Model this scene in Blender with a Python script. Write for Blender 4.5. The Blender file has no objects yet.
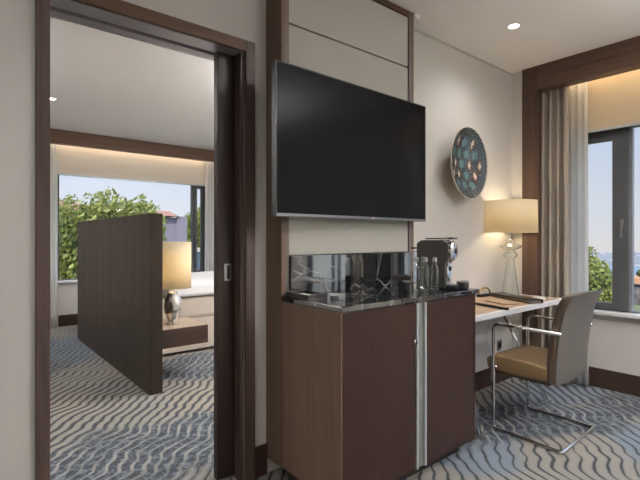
import bpy, bmesh, math, random
from mathutils import Vector, Matrix, noise
random.seed(7)
S = bpy.context.scene
C = S.collection
PI = math.pi

# ------------------------------------------------------------------ helpers
def mesh_obj(name, bm, mats, parent=None, bevel=0, smooth=False, solid=0, loc=None):
    me = bpy.data.meshes.new(name)
    bmesh.ops.recalc_face_normals(bm, faces=bm.faces) if not solid else None
    bm.to_mesh(me); bm.free()
    if not isinstance(mats, (list, tuple)): mats = [mats]
    for m in mats: me.materials.append(m)
    if smooth:
        for p in me.polygons: p.use_smooth = True
    o = bpy.data.objects.new(name, me); C.objects.link(o)
    if parent is not None: o.parent = parent
    if loc: o.location = loc
    if solid:
        s = o.modifiers.new('solid', 'SOLIDIFY'); s.thickness = solid; s.offset = 0
    if bevel:
        b = o.modifiers.new('bevel', 'BEVEL'); b.width = bevel; b.segments = 2; b.limit_method = 'ANGLE'
        if smooth is None: pass
    return o

def box(bm, x0, x1, y0, y1, z0, z1, mat=0):
    v = [bm.verts.new((x, y, z)) for x in (x0, x1) for y in (y0, y1) for z in (z0, z1)]
    for f in ((0,1,3,2),(4,6,7,5),(0,4,5,1),(2,3,7,6),(0,2,6,4),(1,5,7,3)):
        fc = bm.faces.new([v[i] for i in f]); fc.material_index = mat
    return bm

def bx(*a, **k): return box(bmesh.new(), *a, **k)

def lathe(bm, prof, n=32, cx=0, cy=0, cz=0, axis='z', close=True, mat=0):
    rings = []
    for r, z in prof:
        ring = []
        for i in range(n):
            a = 2*PI*i/n
            p = (r*math.cos(a), r*math.sin(a), z)
            if axis == 'y': p = (p[0], p[2], p[1])
            if axis == 'x': p = (p[2], p[0], p[1])
            ring.append(bm.verts.new((p[0]+cx, p[1]+cy, p[2]+cz)))
        rings.append(ring)
    for a, b in zip(rings, rings[1:]):
        for i in range(n):
            f = bm.faces.new((a[i], a[(i+1)%n], b[(i+1)%n], b[i])); f.material_index = mat
    if close:
        bm.faces.new(rings[0]).material_index = mat
        bm.faces.new(rings[-1]).material_index = mat
    return bm

def cyl(bm, x, y, z0, z1, r, n=24): return lathe(bm, [(r, z0), (r, z1)], n, x, y)

def tube(bm, pts, r, n=12, closed=False):
    pts = [Vector(p) for p in pts]; rings = []; N = len(pts)
    prev = None
    for i, p in enumerate(pts):
        a = pts[i-1] if (i > 0 or closed) else None
        b = pts[(i+1) % N] if (i < N-1 or closed) else None
        t = ((p-a).normalized() if a is not None else Vector()) + ((b-p).normalized() if b is not None else Vector())
        t.normalize()
        if prev is None:
            u = t.orthogonal().normalized()
        else:
            u = (prev - t*prev.dot(t)).normalized()
        prev = u; w = t.cross(u)
        rings.append([bm.verts.new(p + (u*math.cos(2*PI*k/n) + w*math.sin(2*PI*k/n))*r) for k in range(n)])
    prs = list(zip(rings, rings[1:])) + ([(rings[-1], rings[0])] if closed else [])
    for a, b in prs:
        for k in range(n): bm.faces.new((a[k], a[(k+1)%n], b[(k+1)%n], b[k]))
    if not closed: bm.faces.new(rings[0]); bm.faces.new(rings[-1])
    return bm

def fillet(pts, r, seg=6):
    out = [Vector(pts[0])]
    for a, p, b in zip(pts, pts[1:], pts[2:]):
        a, p, b = Vector(a), Vector(p), Vector(b)
        A = p + (a-p).normalized()*r; B = p + (b-p).normalized()*r
        for k in range(seg+1):
            t = k/seg; out.append(A*(1-t)**2 + p*2*t*(1-t) + B*t*t)
    out.append(Vector(pts[-1])); return out

def prism(bm, poly, x0, x1, mat=0):          # poly in (y,z), extruded along x
    a = [bm.verts.new((x0, y, z)) for y, z in poly]; b = [bm.verts.new((x1, y, z)) for y, z in poly]
    n = len(poly)
    for i in range(n): bm.faces.new((a[i], a[(i+1)%n], b[(i+1)%n], b[i])).material_index = mat
    bm.faces.new(a).material_index = mat; bm.faces.new(b).material_index = mat
    return bm

def thing(name, label, cat, loc=(0,0,0), rz=0, group=None, kind=None):
    o = bpy.data.objects.new(name, None); C.objects.link(o); o.empty_display_size = .1
    o.location = loc; o.rotation_euler = (0, 0, rz)
    if kind: o['kind'] = kind
    if label: o['label'] = label; 
    if cat: o['category'] = cat
    if group: o['group'] = group
    return o
def tag(o, label, cat, group=None, kind=None):
    o['label'] = label; o['category'] = cat
    if group: o['group'] = group
    if kind: o['kind'] = kind
    return o
def struct(name, bm, m, parent=None, **k):
    o = mesh_obj(name, bm, m, parent, **k)
    if parent is None: o['kind'] = 'structure'
    return o

# ------------------------------------------------------------------ materials
class NT:
    def __init__(s, name):
        s.m = bpy.data.materials.new(name); s.m.use_nodes = True
        s.t = s.m.node_tree; s.N = s.t.nodes; s.b = s.N['Principled BSDF']; s.out = s.N['Material Output']
        s.tc = None
    def n(s, typ, **k):
        x = s.N.new(typ)
        for a, v in k.items(): setattr(x, a, v)
        return x
    def l(s, a, b): s.t.links.new(a, b)
    def coord(s, scale=(1,1,1), rot=(0,0,0), which='Object'):
        if not s.tc: s.tc = s.n('ShaderNodeTexCoord')
        mp = s.n('ShaderNodeMapping'); mp.inputs['Scale'].default_value = scale; mp.inputs['Rotation'].default_value = rot
        s.l(s.tc.outputs[which], mp.inputs[0]); return mp.outputs[0]
    def noise(s, vec, scale, detail=3, rough=.5, dist=0):
        x = s.n('ShaderNodeTexNoise'); x.inputs['Scale'].default_value = scale; x.inputs['Detail'].default_value = detail
        x.inputs['Roughness'].default_value = rough; x.inputs['Distortion'].default_value = dist
        s.l(vec, x.inputs['Vector']); return x.outputs['Fac']
    def ramp(s, fac, stops, interp='LINEAR'):
        r = s.n('ShaderNodeValToRGB'); r.color_ramp.interpolation = interp
        e = r.color_ramp.elements
        while len(e) < len(stops): e.new(.5)
        for el, (p, c) in zip(e, stops):
            el.position = p; el.color = (c[0], c[1], c[2], 1) if not isinstance(c, (int, float)) else (c, c, c, 1)
        s.l(fac, r.inputs[0]); return r.outputs[0]
    def math(s, op, a, b=None, c=None):
        x = s.n('ShaderNodeMath', operation=op)
        for i, v in enumerate((a, b, c)):
            if v is None: continue
            if isinstance(v, (int, float)): x.inputs[i].default_value = v
            else: s.l(v, x.inputs[i])
        return x.outputs[0]
    def mix(s, fac, a, b):
        x = s.n('ShaderNodeMix', data_type='RGBA')
        for sock, v in ((x.inputs[0], fac), (x.inputs[6], a), (x.inputs[7], b)):
            if isinstance(v, tuple): sock.default_value = (*v[:3], 1)
            elif isinstance(v, (int, float)): sock.default_value = v
            else: s.l(v, sock)
        return x.outputs[2]
    def bump(s, h, strength=.3, dist=.002):
        b = s.n('ShaderNodeBump'); b.inputs['Strength'].default_value = strength; b.inputs['Distance'].default_value = dist
        s.l(h, b.inputs['Height']); s.l(b.outputs[0], s.b.inputs['Normal'])
    def set(s, **k):
        for a, v in k.items():
            sock = s.b.inputs[a.replace('_', ' ')]
            if hasattr(v, 'is_output'): s.l(v, sock)
            else: sock.default_value = (*v, 1) if isinstance(v, tuple) else v
        return s

def plain(name, col, rough=.5, metal=0, var=.04, scale=30, bump=.0, **k):
    t = NT(name); v = t.coord(); f = t.noise(v, scale)
    lo = tuple(c*(1-var) for c in col); hi = tuple(min(1, c*(1+var)) for c in col)
    t.set(Base_Color=t.ramp(f, [(.3, lo), (.7, hi)]), Roughness=rough, Metallic=metal)
    for a, b in k.items(): t.b.inputs[a.replace('_', ' ')].default_value = b
    if bump: t.bump(f, bump)
    return t.m

def wood(name, dark, light, axis='z', rough=.35, scale=1.0, coat=0.0):
    t = NT(name)
    s = {'z': (40, 40, 1.2), 'y': (40, 1.2, 40), 'x': (1.2, 40, 40)}[axis]
    v = t.coord(scale=tuple(q*scale for q in s))
    f1 = t.noise(v, 1.0, 4, .6); f2 = t.noise(t.coord(scale=tuple(q*scale*3 for q in s)), 1.0, 3, .6)
    f3 = t.noise(t.coord(scale=tuple(q*.12*scale for q in s)), 1.0, 2)
    f = t.math('ADD', t.math('MULTIPLY', f1, .5), t.math('ADD', t.math('MULTIPLY', f2, .25), t.math('MULTIPLY', f3, .25)))
    t.set(Base_Color=t.ramp(f, [(.36, dark), (.64, light)]), Roughness=rough)
    t.b.inputs['Specular IOR Level'].default_value = .22
    t.b.inputs['Coat Weight'].default_value = coat; t.b.inputs['Coat Roughness'].default_value = .15
    t.bump(f, .08, .001)
    return t.m

M = {}
M['wall'] = plain('wall_paint', (.60, .58, .545), .7, var=.015, scale=3)
M['ceil'] = plain('ceiling_paint', (.80, .775, .76), .8, var=.01, scale=3)
M['walnut'] = wood('walnut_upright', (.048, .028, .020), (.098, .061, .044), 'z', .38)
M['walnut_y'] = wood('walnut_along', (.062, .036, .026), (.125, .076, .054), 'y', .38)
M['walnut_x'] = wood('walnut_across', (.07, .038, .024), (.14, .08, .052), 'x', .38)
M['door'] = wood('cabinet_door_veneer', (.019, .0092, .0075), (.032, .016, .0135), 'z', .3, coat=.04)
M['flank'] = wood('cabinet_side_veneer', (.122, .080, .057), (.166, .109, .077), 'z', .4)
M['casing'] = wood('casing_veneer', (.050, .034, .029), (.095, .067, .058), 'z', .4)
M['casing_x'] = wood('casing_veneer_across', (.060, .035, .022), (.115, .067, .043), 'x', .4)
M['wenge'] = wood('wenge_leaf', (.020, .013, .011), (.036, .024, .021), 'z', .35)
M['part'] = wood('partition_veneer', (.017, .0118, .0082), (.036, .0255, .018), 'z', .45)
M['table_top'] = plain('nightstand_top', (.34, .26, .20), .35, var=.06)
M['stile'] = wood('stile_veneer', (.11, .088, .080), (.17, .14, .13), 'z', .35)
M['base'] = wood('baseboard_veneer_x', (.030, .018, .014), (.050, .030, .024), 'x', .4)
M['base_y'] = wood('baseboard_veneer_y', (.030, .018, .014), (.050, .030, .024), 'y', .4)
M['panel'] = plain('panel_fabric', (.46, .455, .405), .85, var=.04, scale=250, bump=.1)
M['dark'] = plain('dark_gap', (.012, .011, .010), .6)
M['black'] = plain('black_plastic', (.012, .012, .013), .35)
M['screen'] = plain('screen_glass', (.0085, .0085, .009), .15, var=.0, Specular_IOR_Level=.03)
M['chrome'] = plain('chrome', (.75, .75, .76), .08, 1, var=.0)
M['steel'] = plain('brushed_steel', (.50, .51, .52), .3, 1, var=.05)
M['silver'] = plain('silver_bezel', (.20, .21, .22), .35, .6, var=.0)
M['bezel'] = plain('dark_bezel', (.035, .038, .04), .4, .2, var=.0)
M['mull'] = plain('mullion_grey', (.24, .25, .28), .4, .2, var=.0)
M['strip'] = plain('pale_metal_strip', (.50, .54, .56), .35, .4, var=.02)
M['strip2'] = plain('sage_recess', (.17, .175, .155), .5, .1, var=.02)
M['track'] = plain('track_metal', (.50, .48, .52), .4, .5, var=.02)
M['white'] = plain('white_lacquer', (.70, .70, .70), .35, var=.01)
M['whitefab'] = plain('white_linen', (.88, .88, .88), .9, var=.03, scale=60, bump=.15)
M['cream'] = plain('cream_upholstery', (.50, .44, .37), .85, var=.03, scale=80)
M['tan_leather'] = plain('tan_leather', (.25, .165, .085), .25, var=.08, scale=90, bump=.08)
M['taupe'] = plain('taupe_leather', (.092, .086, .079), .5, var=.05, scale=90, bump=.08)
M['brown_leather'] = plain('brown_leather_side', (.11, .08, .056), .4, var=.08, scale=90, bump=.08)
M['frame'] = plain('window_frame_grey', (.075, .08, .085), .45, .2, var=.02)
M['brass'] = plain('brass', (.72, .52, .22), .25, 1, var=.02)
M['paper'] = plain('paper', (.78, .77, .74), .8, var=.01)
M['drape'] = plain('drape_taupe', (.34, .30, .255), .9, var=.06, scale=200, bump=.1)
M['inlay'] = wood('desk_inlay', (.36, .24, .15), (.50, .36, .24), 'x', .35)
M['machine'] = plain('machine_titan', (.085, .082, .072), .3, .5, var=.03)
M['blind'] = plain('blind_tan', (.56, .47, .34), .9, var=.03, scale=300)
M['blind_pale'] = plain('blind_beige', (.66, .60, .52), .9, var=.03, scale=300)
M['render_wall'] = plain('lilac_render', (.27, .24, .30), .9)
M['cream_wall'] = plain('cream_render', (.6, .55, .48), .9)
M['terracotta'] = plain('terracotta', (.30, .15, .10), .9, var=.3, scale=3)
M['bark'] = plain('bark', (.09, .065, .045), .9, var=.3, scale=20, bump=.5)
M['rock'] = plain('rock', (.13, .11, .12), .9, var=.6, scale=5, bump=.6)
M['orange'] = plain('orange_tile', (.55, .28, .17), .8, var=.2, scale=4)
M['grass'] = plain('grass', (.13, .145, .075), .95, var=.4, scale=2, bump=.3)

def leafmat(name, a, b):
    t = NT(name); g = t.n('ShaderNodeObjectInfo'); geo = t.n('ShaderNodeNewGeometry')
    t.set(Base_Color=t.ramp(geo.outputs['Random Per Island'], [(0, a), (1, b)]), Roughness=.6)
    tr = t.n('ShaderNodeBsdfTranslucent'); tr.inputs[0].default_value = (*b, 1)
    mx = t.n('ShaderNodeMixShader'); mx.inputs[0].default_value = .3
    t.l(t.b.outputs[0], mx.inputs[1]); t.l(tr.outputs[0], mx.inputs[2]); t.l(mx.outputs[0], t.out.inputs[0])
    return t.m
M['leaf'] = leafmat('leaf_green', (.07, .10, .022), (.42, .44, .13))
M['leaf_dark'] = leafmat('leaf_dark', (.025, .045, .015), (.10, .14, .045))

def glassy():
    t = NT('pane_glass'); t.N.remove(t.b)
    tr = t.n('ShaderNodeBsdfTransparent'); tr.inputs[0].default_value = (.94, .96, .96, 1)
    gl = t.n('ShaderNodeBsdfGlossy'); gl.inputs['Roughness'].default_value = .02
    fr = t.n('ShaderNodeFresnel'); fr.inputs[0].default_value = 1.2
    mx = t.n('ShaderNodeMixShader'); geo = t.n('ShaderNodeNewGeometry')
    t.l(t.math('MULTIPLY', fr.outputs[0], t.math('SUBTRACT', 1.0, geo.outputs['Backfacing'])), mx.inputs[0])
    t.l(tr.outputs[0], mx.inputs[1]); t.l(gl.outputs[0], mx.inputs[2]); t.l(mx.outputs[0], t.out.inputs[0])
    return t.m
M['pane'] = glassy()
t = NT('clear_glass'); t.set(Base_Color=(.96, .96, .95), Roughness=.02, Transmission_Weight=1.0, IOR=1.45); M['glass'] = t.m
t = NT('thin_glass'); t.N.remove(t.b); tr = t.n('ShaderNodeBsdfTransparent'); tr.inputs[0].default_value = (.93, .95, .94, 1); gl = t.n('ShaderNodeBsdfGlossy'); gl.inputs['Roughness'].default_value = .04
lw = t.n('ShaderNodeLayerWeight'); lw.inputs[0].default_value = .45; mx = t.n('ShaderNodeMixShader'); t.l(lw.outputs['Facing'], mx.inputs[0]); t.l(tr.outputs[0], mx.inputs[1]); t.l(gl.outputs[0], mx.inputs[2]); t.l(mx.outputs[0], t.out.inputs[0]); M['thin'] = t.m
t = NT('mercury_glass'); t.set(Base_Color=t.ramp(t.noise(t.coord(), 22, 3, .6), [(.30, (.25, .21, .18)), (.5, (.92, .90, .86))]), Metallic=1.0, Roughness=.12); M['mercury'] = t.m

def sheer(name, col, alpha, transl):
    t = NT(name); t.set(Base_Color=col, Roughness=.9)
    tl = t.n('ShaderNodeBsdfTranslucent'); tl.inputs[0].default_value = (*col, 1)
    m1 = t.n('ShaderNodeMixShader'); m1.inputs[0].default_value = transl
    t.l(t.b.outputs[0], m1.inputs[1]); t.l(tl.outputs[0], m1.inputs[2])
    last = m1.outputs[0]
    if alpha < 1:
        tp = t.n('ShaderNodeBsdfTransparent'); m2 = t.n('ShaderNodeMixShader'); m2.inputs[0].default_value = alpha
        t.l(tp.outputs[0], m2.inputs[1]); t.l(last, m2.inputs[2]); last = m2.outputs[0]
    t.l(last, t.out.inputs[0]); return t.m
M['sheer'] = sheer('sheer_white', (.93, .93, .92), .85, .6)
M['shade'] = sheer('shade_linen', (.88, .80, .62), 1, .5)

def emis(name, col, s):
    t = NT(name); t.set(Base_Color=(.9, .9, .9), Emission_Color=col, Emission_Strength=s); return t.m
M['bulb'] = emis('bulb_glow', (1, .8, .5), 6)
M['led'] = emis('led_glow', (1, .78, .55), 1.5)
M['lens'] = emis('downlight_lens', (1, .93, .82), 12)

# black marble
t = NT('black_marble'); v = t.coord()
w = t.noise(v, 2.2, 5, .6)
nv = t.n('ShaderNodeTexNoise'); nv.inputs['Scale'].default_value = 3; t.l(v, nv.inputs['Vector'])
mix = t.n('ShaderNodeMix', data_type='VECTOR'); mix.inputs[0].default_value = .25
t.l(v, mix.inputs[4]); t.l(nv.outputs['Color'], mix.inputs[5])
vo = t.n('ShaderNodeTexVoronoi', feature='DISTANCE_TO_EDGE'); vo.inputs['Scale'].default_value = 6
t.l(mix.outputs[1], vo.inputs['Vector'])
vein = t.ramp(vo.outputs['Distance'], [(0, 1.0), (.020, 0.0)])
msk = t.ramp(w, [(.42, 0.0), (.55, 1.0)])
cl = t.ramp(t.noise(v, 9, 5, .65), [(.4, (.006, .007, .008)), (.8, (.030, .033, .038))])
t.set(Base_Color=t.mix(t.math('MULTIPLY', vein, msk), cl, (.36, .36, .38)), Roughness=.04, Specular_IOR_Level=.5, IOR=2.7)
M['marble'] = t.m

# carpet -----------------------------------------------------------
def carpet():
    t = NT('carpet_woven'); v = t.coord()
    sep = t.n('ShaderNodeSeparateXYZ'); t.l(v, sep.inputs[0]); X, Y = sep.outputs[0], sep.outputs[1]
    c45 = math.cos(math.radians(47)); s45 = math.sin(math.radians(47))
    u = t.math('ADD', t.math('MULTIPLY', X, c45), t.math('MULTIPLY', Y, s45))
    w = t.math('SUBTRACT', t.math('MULTIPLY', Y, c45), t.math('MULTIPLY', X, s45))
    n1 = t.noise(v, 2.4, 1, .4)
    cuw = t.n('ShaderNodeCombineXYZ'); t.l(u, cuw.inputs[0]); t.l(t.math('MULTIPLY', w, .22), cuw.inputs[1])
    n2 = t.noise(cuw.outputs[0], 4.6, 1, .4); n3 = t.noise(cuw.outputs[0], 1.0, 1, .4)
    wob = t.math('ADD', t.math('MULTIPLY', n2, .17), t.math('MULTIPLY', n3, .20))
    ph = t.math('MULTIPLY', t.math('ADD', w, wob), 1/.068)
    tri = t.math('PINGPONG', ph, .5)                    # 0..0.5
    fine = t.noise(v, 60, 2, .6)
    line = t.math('ADD', tri, t.math('ADD', t.math('MULTIPLY', t.math('SUBTRACT', fine, .5), .12), t.math('MULTIPLY', t.math('SUBTRACT', t.noise(v, 6, 2), .5), .22)))
    # colour zones woven into the carpet
    z = t.noise(v, .75, 2, .5)
    def blob(x, y, rx, ry, ang=0):
        cb = t.n('ShaderNodeCombineXYZ'); 
        dx = t.math('SUBTRACT', X, x); dy = t.math('SUBTRACT', Y, y)
        ca, sa = math.cos(math.radians(ang)), math.sin(math.radians(ang))
        a = t.math('DIVIDE', t.math('ADD', t.math('MULTIPLY', dx, ca), t.math('MULTIPLY', dy, sa)), rx)
        b = t.math('DIVIDE', t.math('SUBTRACT', t.math('MULTIPLY', dy, ca), t.math('MULTIPLY', dx, sa)), ry)
        d = t.math('SQRT', t.math('ADD', t.math('MULTIPLY', a, a), t.math('MULTIPLY', b, b)))
        d = t.math('ADD', d, t.math('MULTIPLY', t.math('SUBTRACT', n1, .5), .9))
        return t.ramp(d, [(.72, 1.0), (1.05, 0.0)])
    navy = None
    for a in ((3.05, 1.42, 1.0, .34, -25), (3.75, 1.12, .65, .2, -10), (.75, 2.55, 1.0, .50, 15), (1.7, 2.6, .8, .30, 20), (1.9, 4.1, .7, .5, 0), (.5, 4.9, .5, .35, 0), (1.0, .3, 1.0, .4, 30), (-1, 1.2, 1, .4, 0)):
        b = blob(*a); navy = b if navy is None else t.math('MAXIMUM', navy, b)
    blue = None
    for a in ((3.3, .75, .45, .30, 0), (3.75, 1.5, .75, .30, -10), (.9, 5.6, .6, .9, 0), (2.4, 1.5, .45, .3, 30)):
        b = blob(*a); blue = b if blue is None else t.math('MAXIMUM', blue, b)
    wide = None
    for a in ((4.0, 1.45, 1.1, .42, -20), (.75, 3.35, 1.3, .8, 20), (1.6, 3.2, .6, .5, 0), (.6, 5.6, .8, 1.2, 0), (-.5, .6, 1, .5, 0)):
        b = blob(*a); wide = b if wide is None else t.math('MAXIMUM', wide, b)
    lw_ = t.math('SUBTRACT', line, t.math('MULTIPLY', wide, .085))
    # speckle mottling of the dark zones
    mott = t.ramp(t.noise(v, 24, 4, .7, .8), [(.46, 0.0), (.66, 1.0)])
    ground = t.mix(t.math('MULTIPLY', blue, .8), t.ramp(z, [(.35, (.235, .23, .21)), (.6, (.285, .255, .205))]), (.15, .20, .26))
    navyc = t.mix(mott, (.018, .027, .038), (.15, .18, .205))
    linef = t.ramp(lw_, [(.045, 1.0), (.125, 0.0)])      # dark lines on pale ground
    halo = t.ramp(lw_, [(.10, .45), (.26, 0.0)])
    pale = t.mix(halo, ground, (.10, .11, .12)); pale = t.mix(linef, pale, (.022, .026, .034))
    lt = t.math('MULTIPLY', t.ramp(line, [(.30, 0.0), (.42, 1.0)]), t.ramp(t.noise(v, 5, 2), [(.35, 0.35), (.6, .95)]))
    deep = t.mix(lt, navyc, (.27, .265, .245))
    col = t.mix(navy, pale, deep)
    pile = t.noise(v, 320, 2, .7)
    col = t.mix(.35, col, t.mix(pile, tuple([.0]*3), tuple([1.0]*3)) ) if False else col
    mul = t.n('ShaderNodeMix', data_type='RGBA', blend_type='MULTIPLY'); mul.inputs[0].default_value = 1
    t.l(col, mul.inputs[6]); t.l(t.ramp(pile, [(.3, .72), (.7, 1.12)]), mul.inputs[7])
    t.set(Base_Color=mul.outputs[2], Roughness=.95, Specular_IOR_Level=.1)
    t.b.inputs['Sheen Weight'].default_value = .15
    t.bump(t.math('ADD', t.math('MULTIPLY', pile, .6), t.math('MULTIPLY', tri, .8)), .6, .005)
    return t.m
M['carpet'] = carpet()

# ------------------------------------------------------------------ room dimensions
H = 2.665; W = 1.979; WB = 2.18; XR = 4.10; XP = 3.815; YB = -2.6; XL = -2.0; BL = -1.8; BB = 7.058

struct('floor', bx(XL-.1, XR+.2, YB-.1, BB+.2, -.12, 0), M['carpet'])
struct('ceiling', bx(XL-.1, XR+.2, YB-.1, BB+.2, H, H+.15), M['ceil'])
# wall between the rooms, with a pocket for the sliding leaf
b = bmesh.new()
box(b, XL, .280, W, WB, 0, H)
box(b, .280, 1.137, W, WB, 2.19, H)
box(b, 1.137, 1.97, W, 2.045, 0, H); box(b, 1.137, 1.97, 2.100, WB, 0, H); box(b, 1.137, 1.97, 2.045, 2.10, 2.19, H)
box(b, 1.97, XR, W, WB, 0, H)
struct('wall_front', b, M['wall'])
struct('wall_back', bx(XL, XR, YB-.1, YB, 0, H), M['wall'])
struct('wall_left', bx(XL-.1, XL, YB-.1, W, 0, H), M['wall'])
# outer right wall with windows
def wall_x(name, x0, x1, ya, yb, holes, m):
    b = bmesh.new(); y = ya
    for (h0, h1, z0, z1) in sorted(holes):
        box(b, x0, x1, y, h0, 0, H); box(b, x0, x1, h0, h1, 0, z0); box(b, x0, x1, h0, h1, z1, H); y = h1
    box(b, x0, x1, y, yb, 0, H); return struct(name, b, m)
WZ0, WZ1 = .60, 2.14
wall_x('wall_right', XR, XR+.2, YB, BB+.2, [(.06, 1.66, WZ0, WZ1), (-1.74, -.58, WZ0, WZ1), (3.3, 5.9, WZ0, WZ1)], M['wall'])
b = bmesh.new()
box(b, BL, 1.14, BB, BB+.2, 0, H); box(b, 1.14, 3.36, BB, BB+.2, 0, WZ0); box(b, 1.14, 3.36, BB, BB+.2, WZ1, H); box(b, 3.36, XR, BB, BB+.2, 0, H)
struct('wall_bedroom_far', b, M['wall'])
struct('wall_bedroom_left', bx(BL-.1, BL, WB, BB+.2, 0, H), M['wall'])
# return walls beside the window recess
struct('wall_return', bx(XP, XR, 1.877, W, 0, H), M['wall'])
struct('wall_return_back', bx(XP, XR, YB, -2.05, 0, H), M['wall'])
# portal frame
struct('trim_1', bx(XP-.018, XP+.055, 1.745, 1.876, 0, H), M['walnut'], bevel=.002)
struct('trim_2', bx(XP-.018, XP+.10, -1.92, 1.745, 2.462, H), M['walnut_y'], bevel=.002)
struct('trim_3', bx(XP-.018, XP+.10, -2.05, -1.92, 0, H), M['walnut'], bevel=.002)
# bedroom beam
struct('trim_4', bx(BL, XR, 6.82, 6.92, 2.48, H), M['walnut_x'], bevel=.002)
# baseboards
BH = .155
struct('baseboard_front', bx(1.19, 1.266, W-.016, W, 0, BH), M['base'], bevel=.002)
struct('baseboard_front_right', bx(2.31, XP, W-.016, W, 0, BH), M['base'], bevel=.002)
struct('baseboard_front_left', bx(XL, .245, W-.016, W, 0, BH), M['base'], bevel=.002)
struct('baseboard_right', bx(XR-.016, XR, -2.04, 1.876, 0, BH), M['base_y'], bevel=.002)
struct('baseboard_bedroom', bx(1.15, XR, BB-.016, BB, 0, BH), M['base'], bevel=.002)
struct('baseboard_back', bx(XL, XP, YB, YB+.016, 0, BH), M['base'], bevel=.002)
struct('baseboard_left', bx(XL, XL+.016, YB+.02, W-.02, 0, BH), M['base_y'], bevel=.002)
# shadow line under the ceiling
struct('trim_5', bx(2.31, XP, W-.006, W, H-.014, H), M['panel'])

# door casing and lining
d = thing('door_1', None, None, (0, 0, 0), kind='structure')
b = bmesh.new(); box(b, .246, .2925, W-.022, W, 0, 2.205); struct('casing', b, M['casing'], d, bevel=.002)
b = bmesh.new(); box(b, 1.137, 1.189, W-.022, W, 0, 2.205); struct('casing', b, M['casing'], d, bevel=.002)
struct('casing', bx(.2925, 1.137, W-.022, W, 2.150, 2.205), M['casing_x'], d, bevel=.002)
b = bmesh.new(); box(b, .280, .2925, W, WB, 0, 2.15); box(b, 1.118, 1.137, W, 2.043, 0, 2.15); box(b, 1.118, 1.137, 2.102, WB, 0, 2.15)
struct('door_lining', b, M['casing'], d, bevel=.002)
b = bmesh.new(); box(b, .2925, 1.137, W, 2.078, 2.15, 2.19); box(b, .2925, 1.137, 2.112, WB, 2.15, 2.19)
struct('track_rail', b, M['track'], d, bevel=.002)
struct('track_slot', bx(.2925, 1.137, 2.078, 2.112, 2.184, 2.19), M['dark'], d)
leaf = struct('door_leaf', bx(1.032, 1.90, 2.052, 2.092, .012, 2.172), M['wenge'], d, bevel=.002)
struct('leaf_edge_strip', bx(1.028, 1.032, 2.054, 2.090, .012, 2.172), M['wenge'], d)
b = bmesh.new(); box(b, 1.064, 1.103, 2.048, 2.052, 1.004, 1.09)
pl = struct('handle_plate', b, M['steel'], d, bevel=.001)
struct('finger_pull', bx(1.079, 1.096, 2.0465, 2.048, 1.012, 1.082), M['dark'], pl)

# ------------------------------------------------------------------ windows
def window_x(n, y0, y1, mull, tall_from):
    w = thing('window_%d' % n, None, None, (XR+.1, 0, 0), kind='structure')
    x0, x1 = -.02, .05
    b = bmesh.new(); f = .035
    box(b, x0, x1, y0, y1, WZ1-f, WZ1); box(b, x0, x1, y0, y1, WZ0, WZ0+f); box(b, x0, x1, y0, y0+f, WZ0+f, WZ1-f); box(b, x0, x1, y1-f, y1, WZ0+f, WZ1-f)
    struct('window_frame', b, M['frame'], w, bevel=.003)
    for m in mull: struct('mullion', bx(x0, x1-.02, m-.010, m+.010, WZ0+f, WZ1-f), M['mull'], w)
    if tall_from is not None:               # opening sash between tall_from and y1
        a, c = tall_from+.02, y1-f
        b = bmesh.new(); g = .11
        box(b, x0-.03, x0+.02, a, a+g, WZ0+f, WZ1-f); box(b, x0-.03, x0+.02, c-g, c, WZ0+f, WZ1-f)
        box(b, x0-.03, x0+.02, a+g, c-g, WZ1-f-.09, WZ1-f); box(b, x0-.03, x0+.02, a+g, c-g, WZ0+f, WZ0+f+.055)
        s = struct('sash', b, M['frame'], w, bevel=.003)
        b = bx(x0-.042, x0-.03, a+.03, a+.05, 1.32, 1.37); box(b, x0-.055, x0-.042, a+.034, a+.046, 1.22, 1.355)
        struct('sash_handle', b, M['silver'], s, bevel=.002)
    struct('pane', bx(.012, .020, y0+.01, y1-.01, WZ0+.01, WZ1-.01), M['pane'], w)
    b = bx(-.16, x0, y0-.04, y1+.04, WZ0-.02, WZ0)
    if y0 < 1: pass
    struct('window_sill', bx(-.16, x0, y0+.0015, y1-.0015, WZ0+.001, WZ0+.026), M['white'], w, bevel=.003); b.free()
window_x(1, .06, 1.66, [1.186], 1.176)
window_x(2, -1.74, -.58, [-1.04, -1.17], None)
window_x(3, 3.3, 5.9, [4.6], None)  # unseen bedroom side window, added to let in more daylight
w = thing('window_4', None, None, (0, BB+.1, 0), kind='structure')
b = bmesh.new(); f = .035; y0, y1 = -.02, .05; a0, a1 = 1.14, 3.36
box(b, a0, a1, y0, y1, WZ1-f, WZ1); box(b, a0, a1, y0, y1, WZ0, WZ0+f); box(b, a0, a0+f, y0, y1, WZ0+f, WZ1-f); box(b, a1-f, a1, y0, y1, WZ0+f, WZ1-f)
box(b, 3.115, 3.155, y0, y1, WZ0+f, WZ1-f)
struct('window_frame', b, M['frame'], w, bevel=.003)
b = bmesh.new(); g = .06
box(b, 3.155, 3.155+.04, y0-.03, y0+.02, WZ0+f, WZ1-f); box(b, a1-f-g, a1-f, y0-.03, y0+.02, WZ0+f, WZ1-f)
box(b, 3.195, a1-f-g, y0-.03, y0+.02, WZ1-f-g, WZ1-f); box(b, 3.195, a1-f-g, y0-.03, y0+.02, WZ0+f, WZ0+f+g)
struct('sash', b, M['frame'], w, bevel=.003)
struct('pane', bx(a0+.01, a1-.01, .012, .020, WZ0+.01, WZ1-.01), M['pane'], w)
struct('window_sill', bx(a0+.0015, a1-.0015, -.16, y0, WZ0+.001, WZ0+.026), M['white'], w, bevel=.003)

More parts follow.
